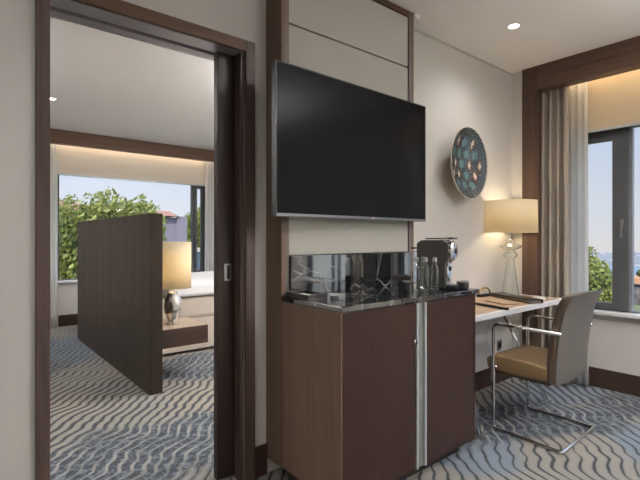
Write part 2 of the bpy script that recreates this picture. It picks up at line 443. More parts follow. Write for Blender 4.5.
# blinds above the windows
def blind(loc, L, rz, z0, z1, label, m='blind'):
    o = thing('roller_blind', label, 'blind', loc, rz)
    b = bx(0, L, -.004, .004, z0, z1); mesh_obj('blind_fabric', b, M[m], o)
    mesh_obj('bottom_bar', bx(0, L, -.010, .010, z0-.022, z0), M['strip'], o, bevel=.003)
    mesh_obj('roller', lathe(bmesh.new(), [(.022, 0), (.022, L)], 16, 0, 0, z1, axis='x'), M['strip'], o)
    return o
blind((XR-.03, .08, 0), 1.62, PI/2, 2.108, 2.63, 'tan fabric roller blind above the living room window behind the desk chair')
blind((1.10, BB-.035, 0), 2.32, 0, 2.108, 2.63, 'tan fabric roller blind above the bedroom window, seen through the doorway', 'blind_pale')

# curtains -----------------------------------------------------------
def curtain(name, p0, p1, z0, z1, folds, amp, mat, label, group=None, seed=0):
    rnd = random.Random(seed)
    p0, p1 = Vector(p0), Vector(p1); L = (p1-p0).length; d = (p1-p0).normalized(); nrm = Vector((-d.y, d.x))
    nu, nv = folds*14, 12; b = bmesh.new(); rows = []
    ph = [rnd.uniform(-.5, .5) for _ in range(folds+2)]; am = [rnd.uniform(.65, 1.15) for _ in range(folds+2)]
    for j in range(nv+1):
        t = j/nv; z = z0 + (z1-z0)*t; row = []
        for i in range(nu+1):
            s = i/nu; k = s*folds; ki = int(k); fr = k-ki
            a = am[ki]*(1-fr) + am[ki+1]*fr; q = ph[ki]*(1-fr) + ph[ki+1]*fr
            spread = 1 - .06*t
            off = amp*a*math.sin(2*PI*k + q*(1-.5*t)) * (1 - .35*t)
            al = L*((s-.5)*spread+.5) + amp*.35*math.sin(4*PI*k + q)
            P = p0 + d*al + nrm*off
            row.append(b.verts.new((P.x, P.y, z)))
        rows.append(row)
    for r0, r1 in zip(rows, rows[1:]):
        for i in range(nu): b.faces.new((r0[i], r0[i+1], r1[i+1], r1[i]))
    o = mesh_obj(name, b, mat, smooth=True, solid=.003)
    tag(o, label, 'curtain', group); return o
curtain('drape', (3.93, 1.80), (3.93, 1.545), .01, 2.655, 4, .050, M['drape'], 'heavy taupe drape gathered against the wooden post behind the table lamp', seed=3)
curtain('sheer_curtain', (4.025, 1.61), (4.025, 1.44), .01, 2.655, 3, .018, M['sheer'], 'white sheer curtain bunched beside the taupe drape at the living room window', seed=5)
curtain('drape', (3.96, .04), (3.96, -.56), .01, 2.655, 9, .03, M['drape'], 'taupe drape hanging between the two living room windows', seed=8)
curtain('sheer_curtain', (1.13, 6.975), (1.0, 6.975), .01, 2.655, 3, .018, M['sheer'], 'white sheer curtain at the left end of the bedroom window', seed=9)
curtain('sheer_curtain', (3.265, 6.975), (3.62, 6.975), .01, 2.655, 6, .018, M['sheer'], 'white sheer curtain at the right end of the bedroom window near the sliding door', seed=11)

# led strips behind the header and the beam
o = mesh_obj('led_strip', bx(XP+.1005, XP+.111, -1.7, 1.70, 2.56, 2.575), M['led']); tag(o, 'warm light strip hidden behind the living room window header', 'light')
o = mesh_obj('led_strip', bx(BL+.1, XR-.1, 6.9205, 6.931, 2.56, 2.575), M['led']); tag(o, 'warm light strip hidden behind the bedroom window beam', 'light')

# ------------------------------------------------------------------ tv wall panel
p = thing('wall_panel', 'tall walnut framed wall panel with beige fabric infill behind the television', 'wall panel', (1.268, 1.839, 0))
w_ = 1.025; DP = W-1.839
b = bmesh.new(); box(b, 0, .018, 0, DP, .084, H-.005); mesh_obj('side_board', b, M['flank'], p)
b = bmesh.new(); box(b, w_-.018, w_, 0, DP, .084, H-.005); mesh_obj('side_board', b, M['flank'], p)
mesh_obj('stile', bx(.018, .046, 0, .03, .932, H-.005), M['stile'], p, bevel=.002)
mesh_obj('stile', bx(w_-.046, w_-.018, 0, .03, .932, H-.005), M['stile'], p, bevel=.002)
mesh_obj('top_rail', bx(.046, w_-.046, 0, .03, 2.625, H-.005), M['walnut_x'], p, bevel=.002)
mesh_obj('backing', bx(.018, w_-.018, .034, DP-.002, .932, H-.005), M['dark'], p)
mesh_obj('fabric_panel', bx(.050, w_-.048, .008, .032, 1.133, 2.300), M['panel'], p, bevel=.003)
mesh_obj('fabric_panel', bx(.050, w_-.048, .008, .032, 2.308, 2.621), M['panel'], p, bevel=.003)
struct('trim_6', bx(2.296, 2.345, 1.83, W, 2.630, 2.664), M['ceil'], bevel=.002)

# ------------------------------------------------------------------ minibar cabinet
c = thing('minibar_cabinet', 'dark walnut minibar cabinet with two tall doors under the black marble top', 'cabinet', (1.268, 1.40, 0))
Wd = 1.024; D = 1.835-1.40; B0 = .084; T = .904
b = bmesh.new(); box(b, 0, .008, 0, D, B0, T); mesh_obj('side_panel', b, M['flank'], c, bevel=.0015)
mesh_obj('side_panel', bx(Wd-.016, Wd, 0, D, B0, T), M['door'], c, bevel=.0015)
b = bmesh.new(); box(b, .008, Wd-.016, .022, D, B0, B0+.02); box(b, .016, Wd-.016, D-.02, D, B0+.02, T); box(b, .016, Wd-.016, .022, D-.02, T-.02, T)
mesh_obj('carcass', b, M['door'], c)
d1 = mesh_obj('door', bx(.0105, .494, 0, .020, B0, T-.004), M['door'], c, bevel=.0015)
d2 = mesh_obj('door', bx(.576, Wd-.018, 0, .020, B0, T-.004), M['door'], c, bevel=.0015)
st = mesh_obj('centre_channel', bx(.512, .560, .006, .022, B0, T-.004), M['strip2'], c)
mesh_obj('handle_strip', bx(.496, .512, -.006, .020, B0, T-.004), M['strip'], c, bevel=.002)['label'] = 'pale metal edge strip'
mesh_obj('handle_strip', bx(.560, .574, -.006, .020, B0, T-.004), M['strip'], c, bevel=.002)['label'] = 'pale metal edge strip'
kb = mesh_obj('lock_knob', lathe(bmesh.new(), [(.006, 0), (.013, -.004), (.013, -.016), (.009, -.020)], 16, .474, 0, .713, axis='y'), M['chrome'], d1, smooth=False)
mesh_obj('plinth', bx(.04, Wd-.04, .08, D, 0, B0), M['dark'], c)

tp = mesh_obj('marble_countertop', bx(1.264, 2.325, 1.392, 1.8385, .905, .931), M['marble'], bevel=.004)
tag(tp, 'polished black veined marble slab on top of the minibar cabinet', 'countertop')
sp = mesh_obj('marble_backsplash', bx(1.316, 2.246, 1.822, 1.8395, .9315, 1.130), M['marble'], bevel=.002)
tag(sp, 'upright black marble backsplash below the beige wall panel', 'backsplash')

# ------------------------------------------------------------------ television
t_ = thing('television', 'large black flat television with thin silver bezel on the wall panel', 'television', (1.170, 1.742, 0), math.radians(1.2))
TW, TZ0, TZ1 = 1.153, 1.3235, 2.052
mesh_obj('rear_housing', bx(.012, TW-.012, .010, .045, TZ0+.01, TZ1-.01), M['black'], t_, bevel=.006)
b = bmesh.new(); q = .006
box(b, 0, q, 0, .036, TZ0, TZ1); box(b, TW-q, TW, 0, .036, TZ0, TZ1); box(b, q, TW-q, 0, .036, TZ1-q, TZ1)
mesh_obj('bezel', b, M['bezel'], t_, bevel=.0015)
mesh_obj('bottom_bar', bx(q, TW-q, 0, .036, TZ0, TZ0+.014), M['silver'], t_, bevel=.0015)['label'] = 'silver lower bar'
mesh_obj('screen', bx(q, TW-q, .003, .010, TZ0+.016, TZ1-q), M['screen'], t_)
mesh_obj('badge', bx(TW*.575-.012, TW*.575+.012, -.0015, 0, TZ0+.003, TZ0+.011), M['strip'], t_)
mesh_obj('wall_bracket', bx(.35, .80, .045, .0875, 1.5, 1.85), M['black'], t_)

# ------------------------------------------------------------------ things on the counter
CZ = .9312
cm = thing('coffee_machine', 'compact titanium grey capsule coffee machine standing on the black marble counter', 'coffee machine', (2.172, 1.580, CZ), math.radians(16))
poly = [(-.072, .012), (-.072, .130), (-.088, .150), (-.090, .242), (-.060, .258), (.07, .256), (.098, .240), (.100, .012)]
mesh_obj('body', prism(bmesh.new(), poly, -.052, .052), M['machine'], cm, bevel=.006)
mesh_obj('head_disc', lathe(bmesh.new(), [(.050, -.088), (.053, -.102), (.044, -.112), (.020, -.114)], 32, 0, 0, .200, axis='y'), M['chrome'], cm, smooth=False)
mesh_obj('head_button', lathe(bmesh.new(), [(.016, -.114), (.014, -.119)], 20, 0, 0, .200, axis='y'), M['black'], cm)
b = lathe(bmesh.new(), [(.034, 0), (.034, -.006), (.026, -.010)], 28, 0, 0, 0, axis='y')
bmesh.ops.scale(b, vec=(1, 1, 1.5), verts=b.verts); bmesh.ops.translate(b, vec=(0, -.0725, .092), verts=b.verts)
ov = mesh_obj('front_plate', b, M['chrome'], cm)
mesh_obj('spout', prism(bmesh.new(), [(-.073, .085), (-.090, .10), (-.090, .118), (-.073, .118)], -.010, .010), M['black'], cm, bevel=.002)
mesh_obj('lower_panel', bx(-.040, .040, -.076, -.072, .014, .040), M['steel'], cm, bevel=.001)
mesh_obj('drip_tray', bx(-.046, .046, -.135, -.073, .0, .022), M['black'], cm, bevel=.004)
mesh_obj('drip_grid', bx(-.038, .038, -.130, -.080, .022, .025), M['steel'], cm, bevel=.001)
mesh_obj('base', bx(-.052, .052, -.0725, .100, 0, .012), M['black'], cm, bevel=.003)
b = bx(-.012, .012, -.105, .06, .262, .268); box(b, -.04, .04, -.112, -.085, .260, .270)
mesh_obj('lever', b, M['black'], cm, bevel=.002)
mesh_obj('water_tank', bx(-.045, .045, .101, .125, .02, .20), M['glass'], cm, bevel=.004)
cm.scale = (1, 1, 1.08)
mesh_obj('tank_handle', bx(-.012, .012, .1005, .150, .208, .216), M['black'], cm, bevel=.002)

def bottle(x, y, hh, label, first=[]):
    o = thing('water_bottle', label, 'bottle', (x, y, CZ), 0, 'clear bottles beside the coffee machine')
    if not first:
        b = lathe(bmesh.new(), [(.018, .0), (.021, .004), (.021, .118), (.017, .138), (.0105, .152), (.0105, .170)], 28)
        g = mesh_obj('bottle_body', b, M['thin'], o, smooth=True)
        b = lathe(bmesh.new(), [(.013, .166), (.013, .186), (.011, .188)], 20); cp = mesh_obj('cap', b, M['steel'], o)
        first.extend([g, cp])
    else:
        for ch in first:
            k = ch.copy(); C.objects.link(k); k.parent = o
    o.scale = (1, 1, hh)
bottle(1.965, 1.560, .97, 'clear bottle with pale cap, nearest the wall panel end of the bottle row')
bottle(1.990, 1.516, .97, 'clear bottle with pale cap, front one in the middle of the bottle row')
bottle(2.035, 1.489, .97, 'clear bottle with pale cap, closest to the coffee machine spout')
bottle(2.032, 1.562, .98, 'clear bottle with pale cap, rear one behind the others by the splashback')

def cup(x, y, r, hh, label, name='espresso_cup'):
    o = thing(name, label, 'cup', (x, y, CZ))
    b = lathe(bmesh.new(), [(r*.8, 0), (r, .005), (r, hh), (r-.003, hh), (r-.004, .006)], 28)
    mesh_obj('cup_body', b, M['black'], o, smooth=False)
    mesh_obj('rim', lathe(bmesh.new(), [(r+.001, hh-.006), (r+.001, hh+.001), (r-.004, hh+.001), (r-.004, hh-.006)], 28, close=False), M['steel'], o)
cup(2.262, 1.462, .034, .042, 'black cup with silver rim standing right of the coffee machine tray')
cup(1.922, 1.592, .021, .055, 'small black glass left of the clear bottles on the marble counter', 'glass_tumbler')
o = thing('serving_tray', 'low black tray with a white card on the left end of the marble counter', 'tray', (1.330, 1.730, CZ), math.radians(-4))
b = bx(-.055, .060, -.105, .085, 0, .006); box(b, -.055, .060, -.105, -.099, .006, .026); box(b, -.055, .060, .079, .085, .006, .026); box(b, -.055, -.049, -.099, .079, .006, .026); box(b, .054, .060, -.099, .079, .006, .026)
mesh_obj('tray_body', b, M['black'], o, bevel=.0015)
o = mesh_obj('menu_card', bx(-.040, .040, -.08, .07, 0, .004), M['paper'], loc=(1.330, 1.730, CZ+.0068)); tag(o, 'white card lying inside the low black tray', 'card')
cc = thing('capsule_box', 'small silver box at the right end of the black tray on the marble counter', 'box', (1.405, 1.575, CZ), math.radians(5))
mesh_obj('box_body', bx(-.02, .02, -.03, .03, 0, .022), M['steel'], cc, bevel=.003); mesh_obj('box_lid', bx(-.021, .021, -.031, .031, .022, .028), M['steel'], cc, bevel=.002)

# ------------------------------------------------------------------ desk
dk = thing('desk', 'white edged writing desk with brown inlaid top against the wall', 'desk', (2.345, 1.482, 0))
DX, DY, DT = 1.345, W-.003-1.482, .750
b = bmesh.new(); q = .028
box(b, 0, DX, 0, q, DT-.034, DT); box(b, 0, DX, DY-.01, DY, DT-.034, DT); box(b, DX-q, DX, q, DY-.01, DT-.034, DT); box(b, 0, .01, q, DY-.01, DT-.034, DT)
mesh_obj('rim', b, M['white'], dk, bevel=.002)['label'] = 'white lacquered rim'
mesh_obj('tabletop', bx(.01, DX-q, q, DY-.01, DT-.030, DT-.001), M['inlay'], dk)
mesh_obj('back_panel', bx(.02, 1.115, DY-.022, DY-.001, .157, DT-.035), M['white'], dk, bevel=.002)
def slant(x0, y0, x1, y1):
    b = bmesh.new(); tube(b, [(x0-2.345, y0-1.482, .010), (x1-2.345, y1-1.482, DT-.036)], .011)
    l_ = mesh_obj('leg', b, M['chrome'], dk, smooth=True)
slant(3.433, 1.505, 3.25, 1.80); slant(2.52, 1.505, 2.70, 1.80)
mesh_obj('foot_plate', bx(.99, 1.14, .012, .034, 0, .010), M['steel'], dk, bevel=.002)
mesh_obj('foot_plate', bx(.10, .25, .012, .034, 0, .010), M['steel'], dk, bevel=.002)

DZ = .7505
def flat(name, x, y, lx, ly, z0, hh, m, deg, label, cat):
    o = mesh_obj(name, bx(-lx/2, lx/2, -ly/2, ly/2, 0, hh), m, bevel=.0015, loc=(x, y, z0)); o.rotation_euler.z = math.radians(deg)
    tag(o, label, cat); return o
fo = thing('leather_folder', 'long closed black leather folder lying on the desk in front of the lamp', 'folder', (3.325, 1.70, DZ), math.radians(66))
mesh_obj('lower_cover', bx(-.225, .225, -.055, .055, 0, .004), M['black'], fo, bevel=.001)
mesh_obj('pages', bx(-.220, .220, -.052, .052, .004, .024), M['brown_leather'], fo)
mesh_obj('upper_cover', bx(-.225, .225, -.057, .055, .024, .029), M['black'], fo, bevel=.001)
mesh_obj('spine', bx(-.225, .225, -.061, -.055, 0, .029), M['black'], fo, bevel=.001)
flat('pen_case', 2.835, 1.62, .29, .028, DZ, .016, M['black'], 76, 'slim black pen case lying across the desk near the cabinet', 'pen case')
flat('notepad', 3.50, 1.60, .15, .10, DZ, .006, M['paper'], 20, 'white notepad near the front right corner of the desk', 'notepad')
flat('magazine', 3.10, 1.68, .20, .14, DZ, .007, M['inlay'], 70, 'tan covered magazine between the pen case and the black tray', 'magazine')
og = thing('desk_ornament', 'curved brass hoop ornament on a dark block at the back of the desk', 'ornament', (3.325, 1.950, DZ), math.radians(0))
mesh_obj('block', bx(-.085, .085, -.022, .022, 0, .020), M['black'], og, bevel=.003)
pts = [(.080*math.cos(PI-a*PI/16), 0, .020+.048*math.sin(a*PI/16)) for a in range(17)]
mesh_obj('hoop', tube(bmesh.new(), pts, .0075), M['brass'], og, smooth=True)

# desk lamp
lp = thing('table_lamp', 'table lamp with cream drum shade and clear glass base on the desk', 'lamp', (3.535, 1.845, DZ))
prof = [(.068, 0), (.070, .008), (.066, .016), (.060, .06), (.030, .285), (.030, .300), (.052, .315), (.056, .335), (.045, .352), (.030, .362), (.040, .372), (.082, .392), (.088, .402), (.080, .410), (.040, .425), (.036, .440), (.040, .452), (.022, .462)]
mesh_obj('glass_base', lathe(bmesh.new(), prof, 40), M['thin'], lp, smooth=True)
mesh_obj('stem', cyl(bmesh.new(), 0, 0, .4625, .56, .007), M['chrome'], lp)
mesh_obj('lamp_shade', lathe(bmesh.new(), [(.206, .512), (.202, .772)], 64, close=False), M['shade'], lp, smooth=True, solid=.002)
mesh_obj('bulb', lathe(bmesh.new(), [(.010, .56), (.018, .575), (.028, .60), (.028, .62), (.015, .64), (.004, .645)], 20), M['bulb'], lp, smooth=True)
b = bmesh.new()
for a in (0, 2*PI/3, 4*PI/3): tube(b, [(0.007*math.cos(a), .007*math.sin(a), .55), (.201*math.cos(a), .201*math.sin(a), .765)], .0015, 6)
mesh_obj('shade_carrier', b, M['chrome'], lp)

# wall bowl ----------------------------------------------------------
R_ = .268; cen = (2.985, 1.862, 1.778)
b = bmesh.new(); NR, NA = 40, 120
def pat(x, z):
    r = math.hypot(x, z)/R_
    if r > .965: return 0
    if r > .80:
        k = math.atan2(z, x); return 1 if (int((k+9)*14) + int(r*40)) % 3 else 4
    for i in range(-3, 4):
        for j in range(-4, 5):
            cx_ = (i + (.5 if j % 2 else 0))*.100; cz_ = j*.080
            if math.hypot(cx_, cz_) > .80*R_: continue
            dx, dz = x-cx_, z-cz_
            odd = (i*2+j*3+(i*j)) % 3
            if odd == 0:
                if math.hypot(dx, dz) < .031: return 2
            else:
                if abs(dx)*1.5 + abs(dz)*.75 < .025: return 3
                if abs(dx)*1.2 + abs(dz)*.62 < .036: return 5
    return 1 if (int(x*160) + int(z*160)) % 4 else 4
rings = []
for i in range(NR+1):
    r = R_*i/NR; y = .075*(1-(i/NR)**2.2)
    rings.append([b.verts.new((r*math.cos(2*PI*k/NA), y, r*math.sin(2*PI*k/NA))) for k in range(NA)] if i else [b.verts.new((0, y, 0))])
for i in range(NR):
    for k in range(NA):
        if i == 0: f = b.faces.new((rings[0][0], rings[1][k], rings[1][(k+1)%NA]))
        else: f = b.faces.new((rings[i][k], rings[i+1][k], rings[i+1][(k+1)%NA], rings[i][(k+1)%NA]))
        cpt = f.calc_center_median(); f.material_index = pat(cpt.x, cpt.z)
back = []
for i in range(NR, -1, -4):
    r = R_*i/NR; y = .012+.080*(1-(i/NR)**2.2)
    back.append([b.verts.new((r*math.cos(2*PI*k/NA), y, r*math.sin(2*PI*k/NA))) for k in range(NA)] if i else [b.verts.new((0, y, 0))])
for k in range(NA): b.faces.new((rings[NR][k], back[0][k], back[0][(k+1)%NA], rings[NR][(k+1)%NA]))
for a_, c_ in zip(back, back[1:]):
    for k in range(NA):
        if len(c_) == 1: b.faces.new((a_[k], c_[0], a_[(k+1)%NA]))
        else: b.faces.new((a_[k], c_[k], c_[(k+1)%NA], a_[(k+1)%NA]))
def gl(n, c, r=.18): return plain(n, c, r, var=.15, scale=40, Coat_Weight=.3)
bowl = mesh_obj('wall_bowl', b, [gl('glaze_cream', (.62, .55, .44)), gl('glaze_navy', (.035, .045, .055)), gl('glaze_teal', (.10, .18, .185)), gl('glaze_ivory', (.62, .52, .40)), gl('glaze_slate', (.12, .145, .155)), gl('glaze_rust', (.11, .05, .035))], smooth=True, loc=cen)
bowl.rotation_euler.z = math.radians(3.5)
tag(bowl, 'large round bowl with dark teal and cream glazed pattern hung on the wall', 'bowl')
mesh_obj('hanging_disc', lathe(bmesh.new(), [(.04, .092), (.04, W-cen[1]-.003)], 20, axis='y'), M['steel'], bowl)

# wall socket
so = thing('wall_socket', 'small grey power socket low on the wall under the desk', 'socket', (3.60, W-.0005, .31))
mesh_obj('socket_plate', bx(-.035, .035, -.008, 0, -.04, .04), M['steel'], so, bevel=.002)
mesh_obj('socket_face', bx(-.02, .02, -.010, -.008, -.022, .022), M['black'], so)

# ------------------------------------------------------------------ chair
ch = thing('desk_chair', 'tan leather cantilever armchair with chrome frame, pushed toward the desk', 'chair', (2.92, 1.30, 0))
O = Vector((2.92, 1.30, 0))
def L(x, y, z): return Vector((x, y, z)) - O
path = [L(2.672, 1.095, .672), L(2.668, 1.505, .680), L(2.680, 1.508, .011), L(2.652, 1.082, .011), L(3.172, 1.10, .011), L(3.186, 1.530, .011), L(3.176, 1.528, .672), L(3.170, 1.11, .664)]
fp = [path[0]] + fillet(path[0:3], .05)[1:-1] + fillet(path[1:4], .03)[1:-1] + fillet(path[2:5], .012, 3)[1:-1] + fillet(path[3:6], .012, 3)[1:-1] + fillet(path[4:7], .03)[1:-1] + fillet(path[5:8], .05)[1:-1] + [path[7]]
mesh_obj('frame', tube(bmesh.new(), fp, .0105, 14), M['chrome'], ch, smooth=True)
def cushion(name, prof, x0, x1, m, bev, seg=3):   # profile in (y,z) extruded along x, bevelled
    b = prism(bmesh.new(), prof, x0, x1)
    bmesh.ops.recalc_face_normals(b, faces=b.faces)
    bmesh.ops.bevel(b, geom=b.edges[:], offset=bev, segments=seg, profile=.6, affect='EDGES')
    return mesh_obj(name, b, m, ch, smooth=True)
x0, x1 = 2.700-2.92, 3.155-2.92
seatp = [(.265, .375), (.275, .440), (.225, .474), (.00, .466), (-.13, .455), (-.15, .37), (.1, .362)]
cushion('seat', seatp, x0, x1, M['tan_leather'], .018)
mesh_obj('seat_rail', bx(x0+.03, x1-.03, -.12, .22, .345, .366), M['brown_leather'], ch, bevel=.004)
for xx in (-1, 1):
    b = bmesh.new()
    if xx < 0: tube(b, [L(2.675, 1.507, .40), L(2.72, 1.49, .40)], .010)
    else: tube(b, [L(3.180, 1.528, .40), L(3.125, 1.50, .40)], .010)
    mesh_obj('seat_bracket', b, M['chrome'], ch, smooth=True)
# back: inner tan face, outer taupe shell, gently curved
def backshell(name, off0, off1, m, inset, ztop, zbot):
    b = bmesh.new(); nz, nx = 12, 10; fr, bk = [], []
    for i in range(nz+1):
        t = i/nz; z = zbot + (ztop-zbot)*t
        y = -.150 - .075*t + .022*math.sin(t*PI) - (.020*max(0, t-.85)/.15)
        ra, rb = [], []
        for j in range(nx+1):
            s = j/nx; x = (x0+inset) + (x1-x0-2*inset)*s
            cv = .012*(2*s-1)**2
            zz = z - (.010*(2*s-1)**2 if i == nz else 0)
            ra.append(b.verts.new((x, y+off0+cv, zz))); rb.append(b.verts.new((x, y+off1+cv, zz)))
        fr.append(ra); bk.append(rb)
    for i in range(nz):
        for j in range(nx):
            b.faces.new((fr[i][j], fr[i][j+1], fr[i+1][j+1], fr[i+1][j])); b.faces.new((bk[i][j], bk[i+1][j], bk[i+1][j+1], bk[i][j+1]))
        b.faces.new((fr[i][0], fr[i+1][0], bk[i+1][0], bk[i][0])); b.faces.new((fr[i][nx], bk[i][nx], bk[i+1][nx], fr[i+1][nx]))
    for j in range(nx):
        b.faces.new((fr[0][j], bk[0][j], bk[0][j+1], fr[0][j+1])); b.faces.new((fr[nz][j], fr[nz][j+1], bk[nz][j+1], bk[nz][j]))
    o = mesh_obj(name, b, m, ch, bevel=.006); 
    for p_ in o.data.polygons: p_.use_smooth = True
    return o
backshell('backrest', .027, -.020, M['brown_leather'], 0, .898, .372)['label'] = 'brown leather padded backrest'
backshell('back_cover', -.0205, -.030, M['taupe'], 0, .905, .362)['label'] = 'smooth taupe outer cover'

# ------------------------------------------------------------------ ceiling downlights
def downlight(x, y, label, e, spot=True):
    o = thing('downlight', label, 'ceiling light', (x, y, H))
    mesh_obj('trim_ring', lathe(bmesh.new(), [(.045, -.0005), (.045, -.004), (.034, -.006), (.034, -.0005)], 32, close=False), M['white'], o)
    mesh_obj('lens', lathe(bmesh.new(), [(.034, -.0008), (.033, -.0035), (.02, -.004)], 32), M['lens'], o)
    l = bpy.data.lights.new('downlight', 'SPOT'); l.energy = e; l.color = (1, .965, .95); l.spot_size = math.radians(150); l.spot_blend = 1; l.shadow_soft_size = .04
    lo = bpy.data.objects.new('downlight_lamp', l); C.objects.link(lo); lo.parent = o; lo.location = (0, 0, -.012)
DL = 36
downlight(2.96, 1.52, 'round white recessed downlight in the living room ceiling above the desk', DL*.8)
for (x, y, wh) in ((1.6, .55, 'in front of the television'), (.2, .9, 'in front of the sliding door'), (-1.0, .3, 'near the left wall'), (2.9, -.4, 'near the pier between the windows'), (-.9, -1.4, 'in the back left corner'), (2.6, -1.8, 'in the back right corner')):  # further downlights added out of view for fill light
    downlight(x, y, 'added unseen white fill downlight in the living room ceiling %s' % wh, DL)
downlight(.815, 5.355, 'round white recessed downlight in the bedroom ceiling left of the partition', DL)
for (x, y, wh) in ((2.4, 3.3, 'just inside the doorway'), (3.35, 5.4, 'over the bed'), (-.6, 5.9, 'in the far left corner')):  # unseen bedroom downlights, added to brighten the room
    downlight(x, y, 'added unseen white fill downlight in the bedroom ceiling %s' % wh, DL)

def point(x, y, z, e, col, r, par=None):
    l = bpy.data.lights.new('lamp_light', 'POINT'); l.energy = e; l.color = col; l.shadow_soft_size = r
    o = bpy.data.objects.new('lamp_light', l); C.objects.link(o); o.location = (x, y, z)
    if par: o.parent = par
    return o
point(0, 0, .615, 18, (1, .78, .50), .035, lp)
def fill_pendant(x, y, label, e, z=2.0):  # drum lamps added out of view to fill the rooms with light
    o = thing('added_fill_lamp', label, 'ceiling light', (x, y, z))
    mesh_obj('drum_shade', lathe(bmesh.new(), [(.24, -.09), (.24, .09)], 48, close=False), M['shade'], o, smooth=True, solid=.002)
    mesh_obj('rod', cyl(bmesh.new(), 0, 0, .06, H-z, .008), M['chrome'], o)
    mesh_obj('ceiling_rose', cyl(bmesh.new(), 0, 0, H-z-.025, H-z-.0005, .06), M['chrome'], o)
    point(0, 0, 0, e*.22, (.98, .97, 1), .12, o)
    l = bpy.data.lights.new('fill_uplight', 'SPOT'); l.energy = e*2.6; l.color = (1, .975, .985); l.spot_size = math.radians(165); l.spot_blend = 1; l.shadow_soft_size = .10
    lo = bpy.data.objects.new('fill_uplight', l); C.objects.link(lo); lo.parent = o; lo.rotation_euler = (PI, 0, 0)
fill_pendant(2.5, -.75, 'added unseen drum fill lamp hanging near the windows in the living room', 470)
fill_pendant(3.15, 2.8, 'added unseen drum fill lamp hanging inside the bedroom to the right of the doorway', 430)
fill_pendant(-.95, 4.4, 'added unseen drum fill lamp hanging in the left part of the bedroom', 150)
fill_pendant(-.95, -.4, 'added unseen drum fill lamp hanging near the left wall of the living room', 22)
def area(loc, rot, sx, sy, e, col):
    l = bpy.data.lights.new('strip_light', 'AREA'); l.shape = 'RECTANGLE'; l.size = sx; l.size_y = sy; l.energy = e; l.color = col
    o = bpy.data.objects.new('strip_light', l); C.objects.link(o); o.location = loc; o.rotation_euler = rot; return o
area((XP+.12, .2, 2.60), (0, math.radians(-25), 0), .02, 3.2, 6.5, (1, .72, .42))
area((1.2, 6.94, 2.60), (math.radians(25), 0, 0), 5.4, .02, 9, (1, .78, .55))

# ------------------------------------------------------------------ bedroom
pt = thing('headboard_partition', 'free standing dark veneered partition dividing the bedroom', 'partition', (1.193, 3.52, 0))
PL, PW, PH = 2.55, .100, 1.412
mesh_obj('core', bx(.006, PW-.006, .006, PL-.006, 0, PH-.004), M['dark'], pt)
ys = [0, .19, .39, .62, .86, 1.10, 1.36, 1.64, 1.93, 2.24, PL]
for a, c_ in zip(ys, ys[1:]):
    b = bmesh.new(); box(b, 0, .006, a+.002, c_-.002, .0, .628); box(b, 0, .006, a+.002, c_-.002, .633, PH)
    mesh_obj('veneer_panel', b, M['part'], pt)
mesh_obj('end_panel', bx(0, PW, 0, .006, 0, PH), M['part'], pt); mesh_obj('end_panel', bx(0, PW, PL-.006, PL, 0, PH), M['part'], pt)
mesh_obj('side_veneer', bx(PW-.006, PW, .006, PL-.006, 0, PH), M['part'], pt)
mesh_obj('cap', bx(.006, PW-.006, .006, PL-.006, PH-.004, PH), M['part'], pt)

ns = thing('nightstand', 'floating dark wood nightstand with pale top beside the partition', 'nightstand', (1.294, 3.74, 0))
mesh_obj('drawer_box', bx(0, .490, 0, .46, .288, .444), M['base'], ns, bevel=.003)
mesh_obj('top', bx(0, .490, 0, .46, .444, .450), M['table_top'], ns, bevel=.002)

bl = thing('table_lamp', 'bedroom lamp with yellow shade and mirrored glass base on the nightstand', 'lamp', (1.535, 3.93, .4505))
mesh_obj('mirrored_base', lathe(bmesh.new(), [(.048, 0), (.054, .01), (.046, .03), (.068, .10), (.078, .16), (.068, .23), (.042, .275), (.046, .285), (.018, .295)], 40), M['mercury'], bl, smooth=True)
mesh_obj('stem', cyl(bmesh.new(), 0, 0, .2955, .40, .008), M['chrome'], bl)
mesh_obj('lamp_shade', lathe(bmesh.new(), [(.158, .325), (.158, .735)], 64, close=False), M['shade'], bl, smooth=True, solid=.002)
mesh_obj('bulb', lathe(bmesh.new(), [(.010, .40), (.028, .44), (.028, .46), (.004, .485)], 20), M['bulb'], bl, smooth=True)
b = bmesh.new()
for a in (0, 2*PI/3, 4*PI/3): tube(b, [(0.008*math.cos(a), .008*math.sin(a), .39), (.157*math.cos(a), .157*math.sin(a), .50)], .0015, 6)
mesh_obj('shade_carrier', b, M['chrome'], bl)
point(0, 0, .46, 15, (1, .80, .52), .035, bl)

bd = thing('bed', 'cream upholstered bed with white linen behind the partition', 'bed', (1.300, 4.55, 0))
mesh_obj('bed_base', bx(0, 2.0, 0, 1.45, .03, .36), M['cream'], bd, bevel=.01)
mesh_obj('mattress', bx(.02, 1.98, .01, 1.44, .36, .60), M['cream'], bd, bevel=.04)
b = bx(.42, 2.01, -.03, 1.48, .602, .74)
mesh_obj('duvet', b, M['whitefab'], bd, bevel=.03)
def pillow(x, y, z, rx, label):
    b = bmesh.new(); bmesh.ops.create_uvsphere(b, u_segments=32, v_segments=16, radius=1)
    for v in b.verts:
        x_, y_, z_ = v.co
        k = lambda q: math.copysign(abs(q)**.55, q)
        v.co = (k(x_)*.23*(1 if abs(x_) < .7 else 1), k(y_)*.33, z_*.085*(1-.35*max(abs(x_), abs(y_))))
    o = mesh_obj('pillow', b, M['whitefab'], smooth=True, loc=(x, y, z)); o.rotation_euler = (0, rx, 0)
    tag(o, label, 'pillow')
pillow(1.56, 4.92, .826, 0, 'white pillow at the near side of the bed by the nightstand')
pillow(1.56, 5.62, .826, 0, 'white pillow at the far side of the bed by the window')

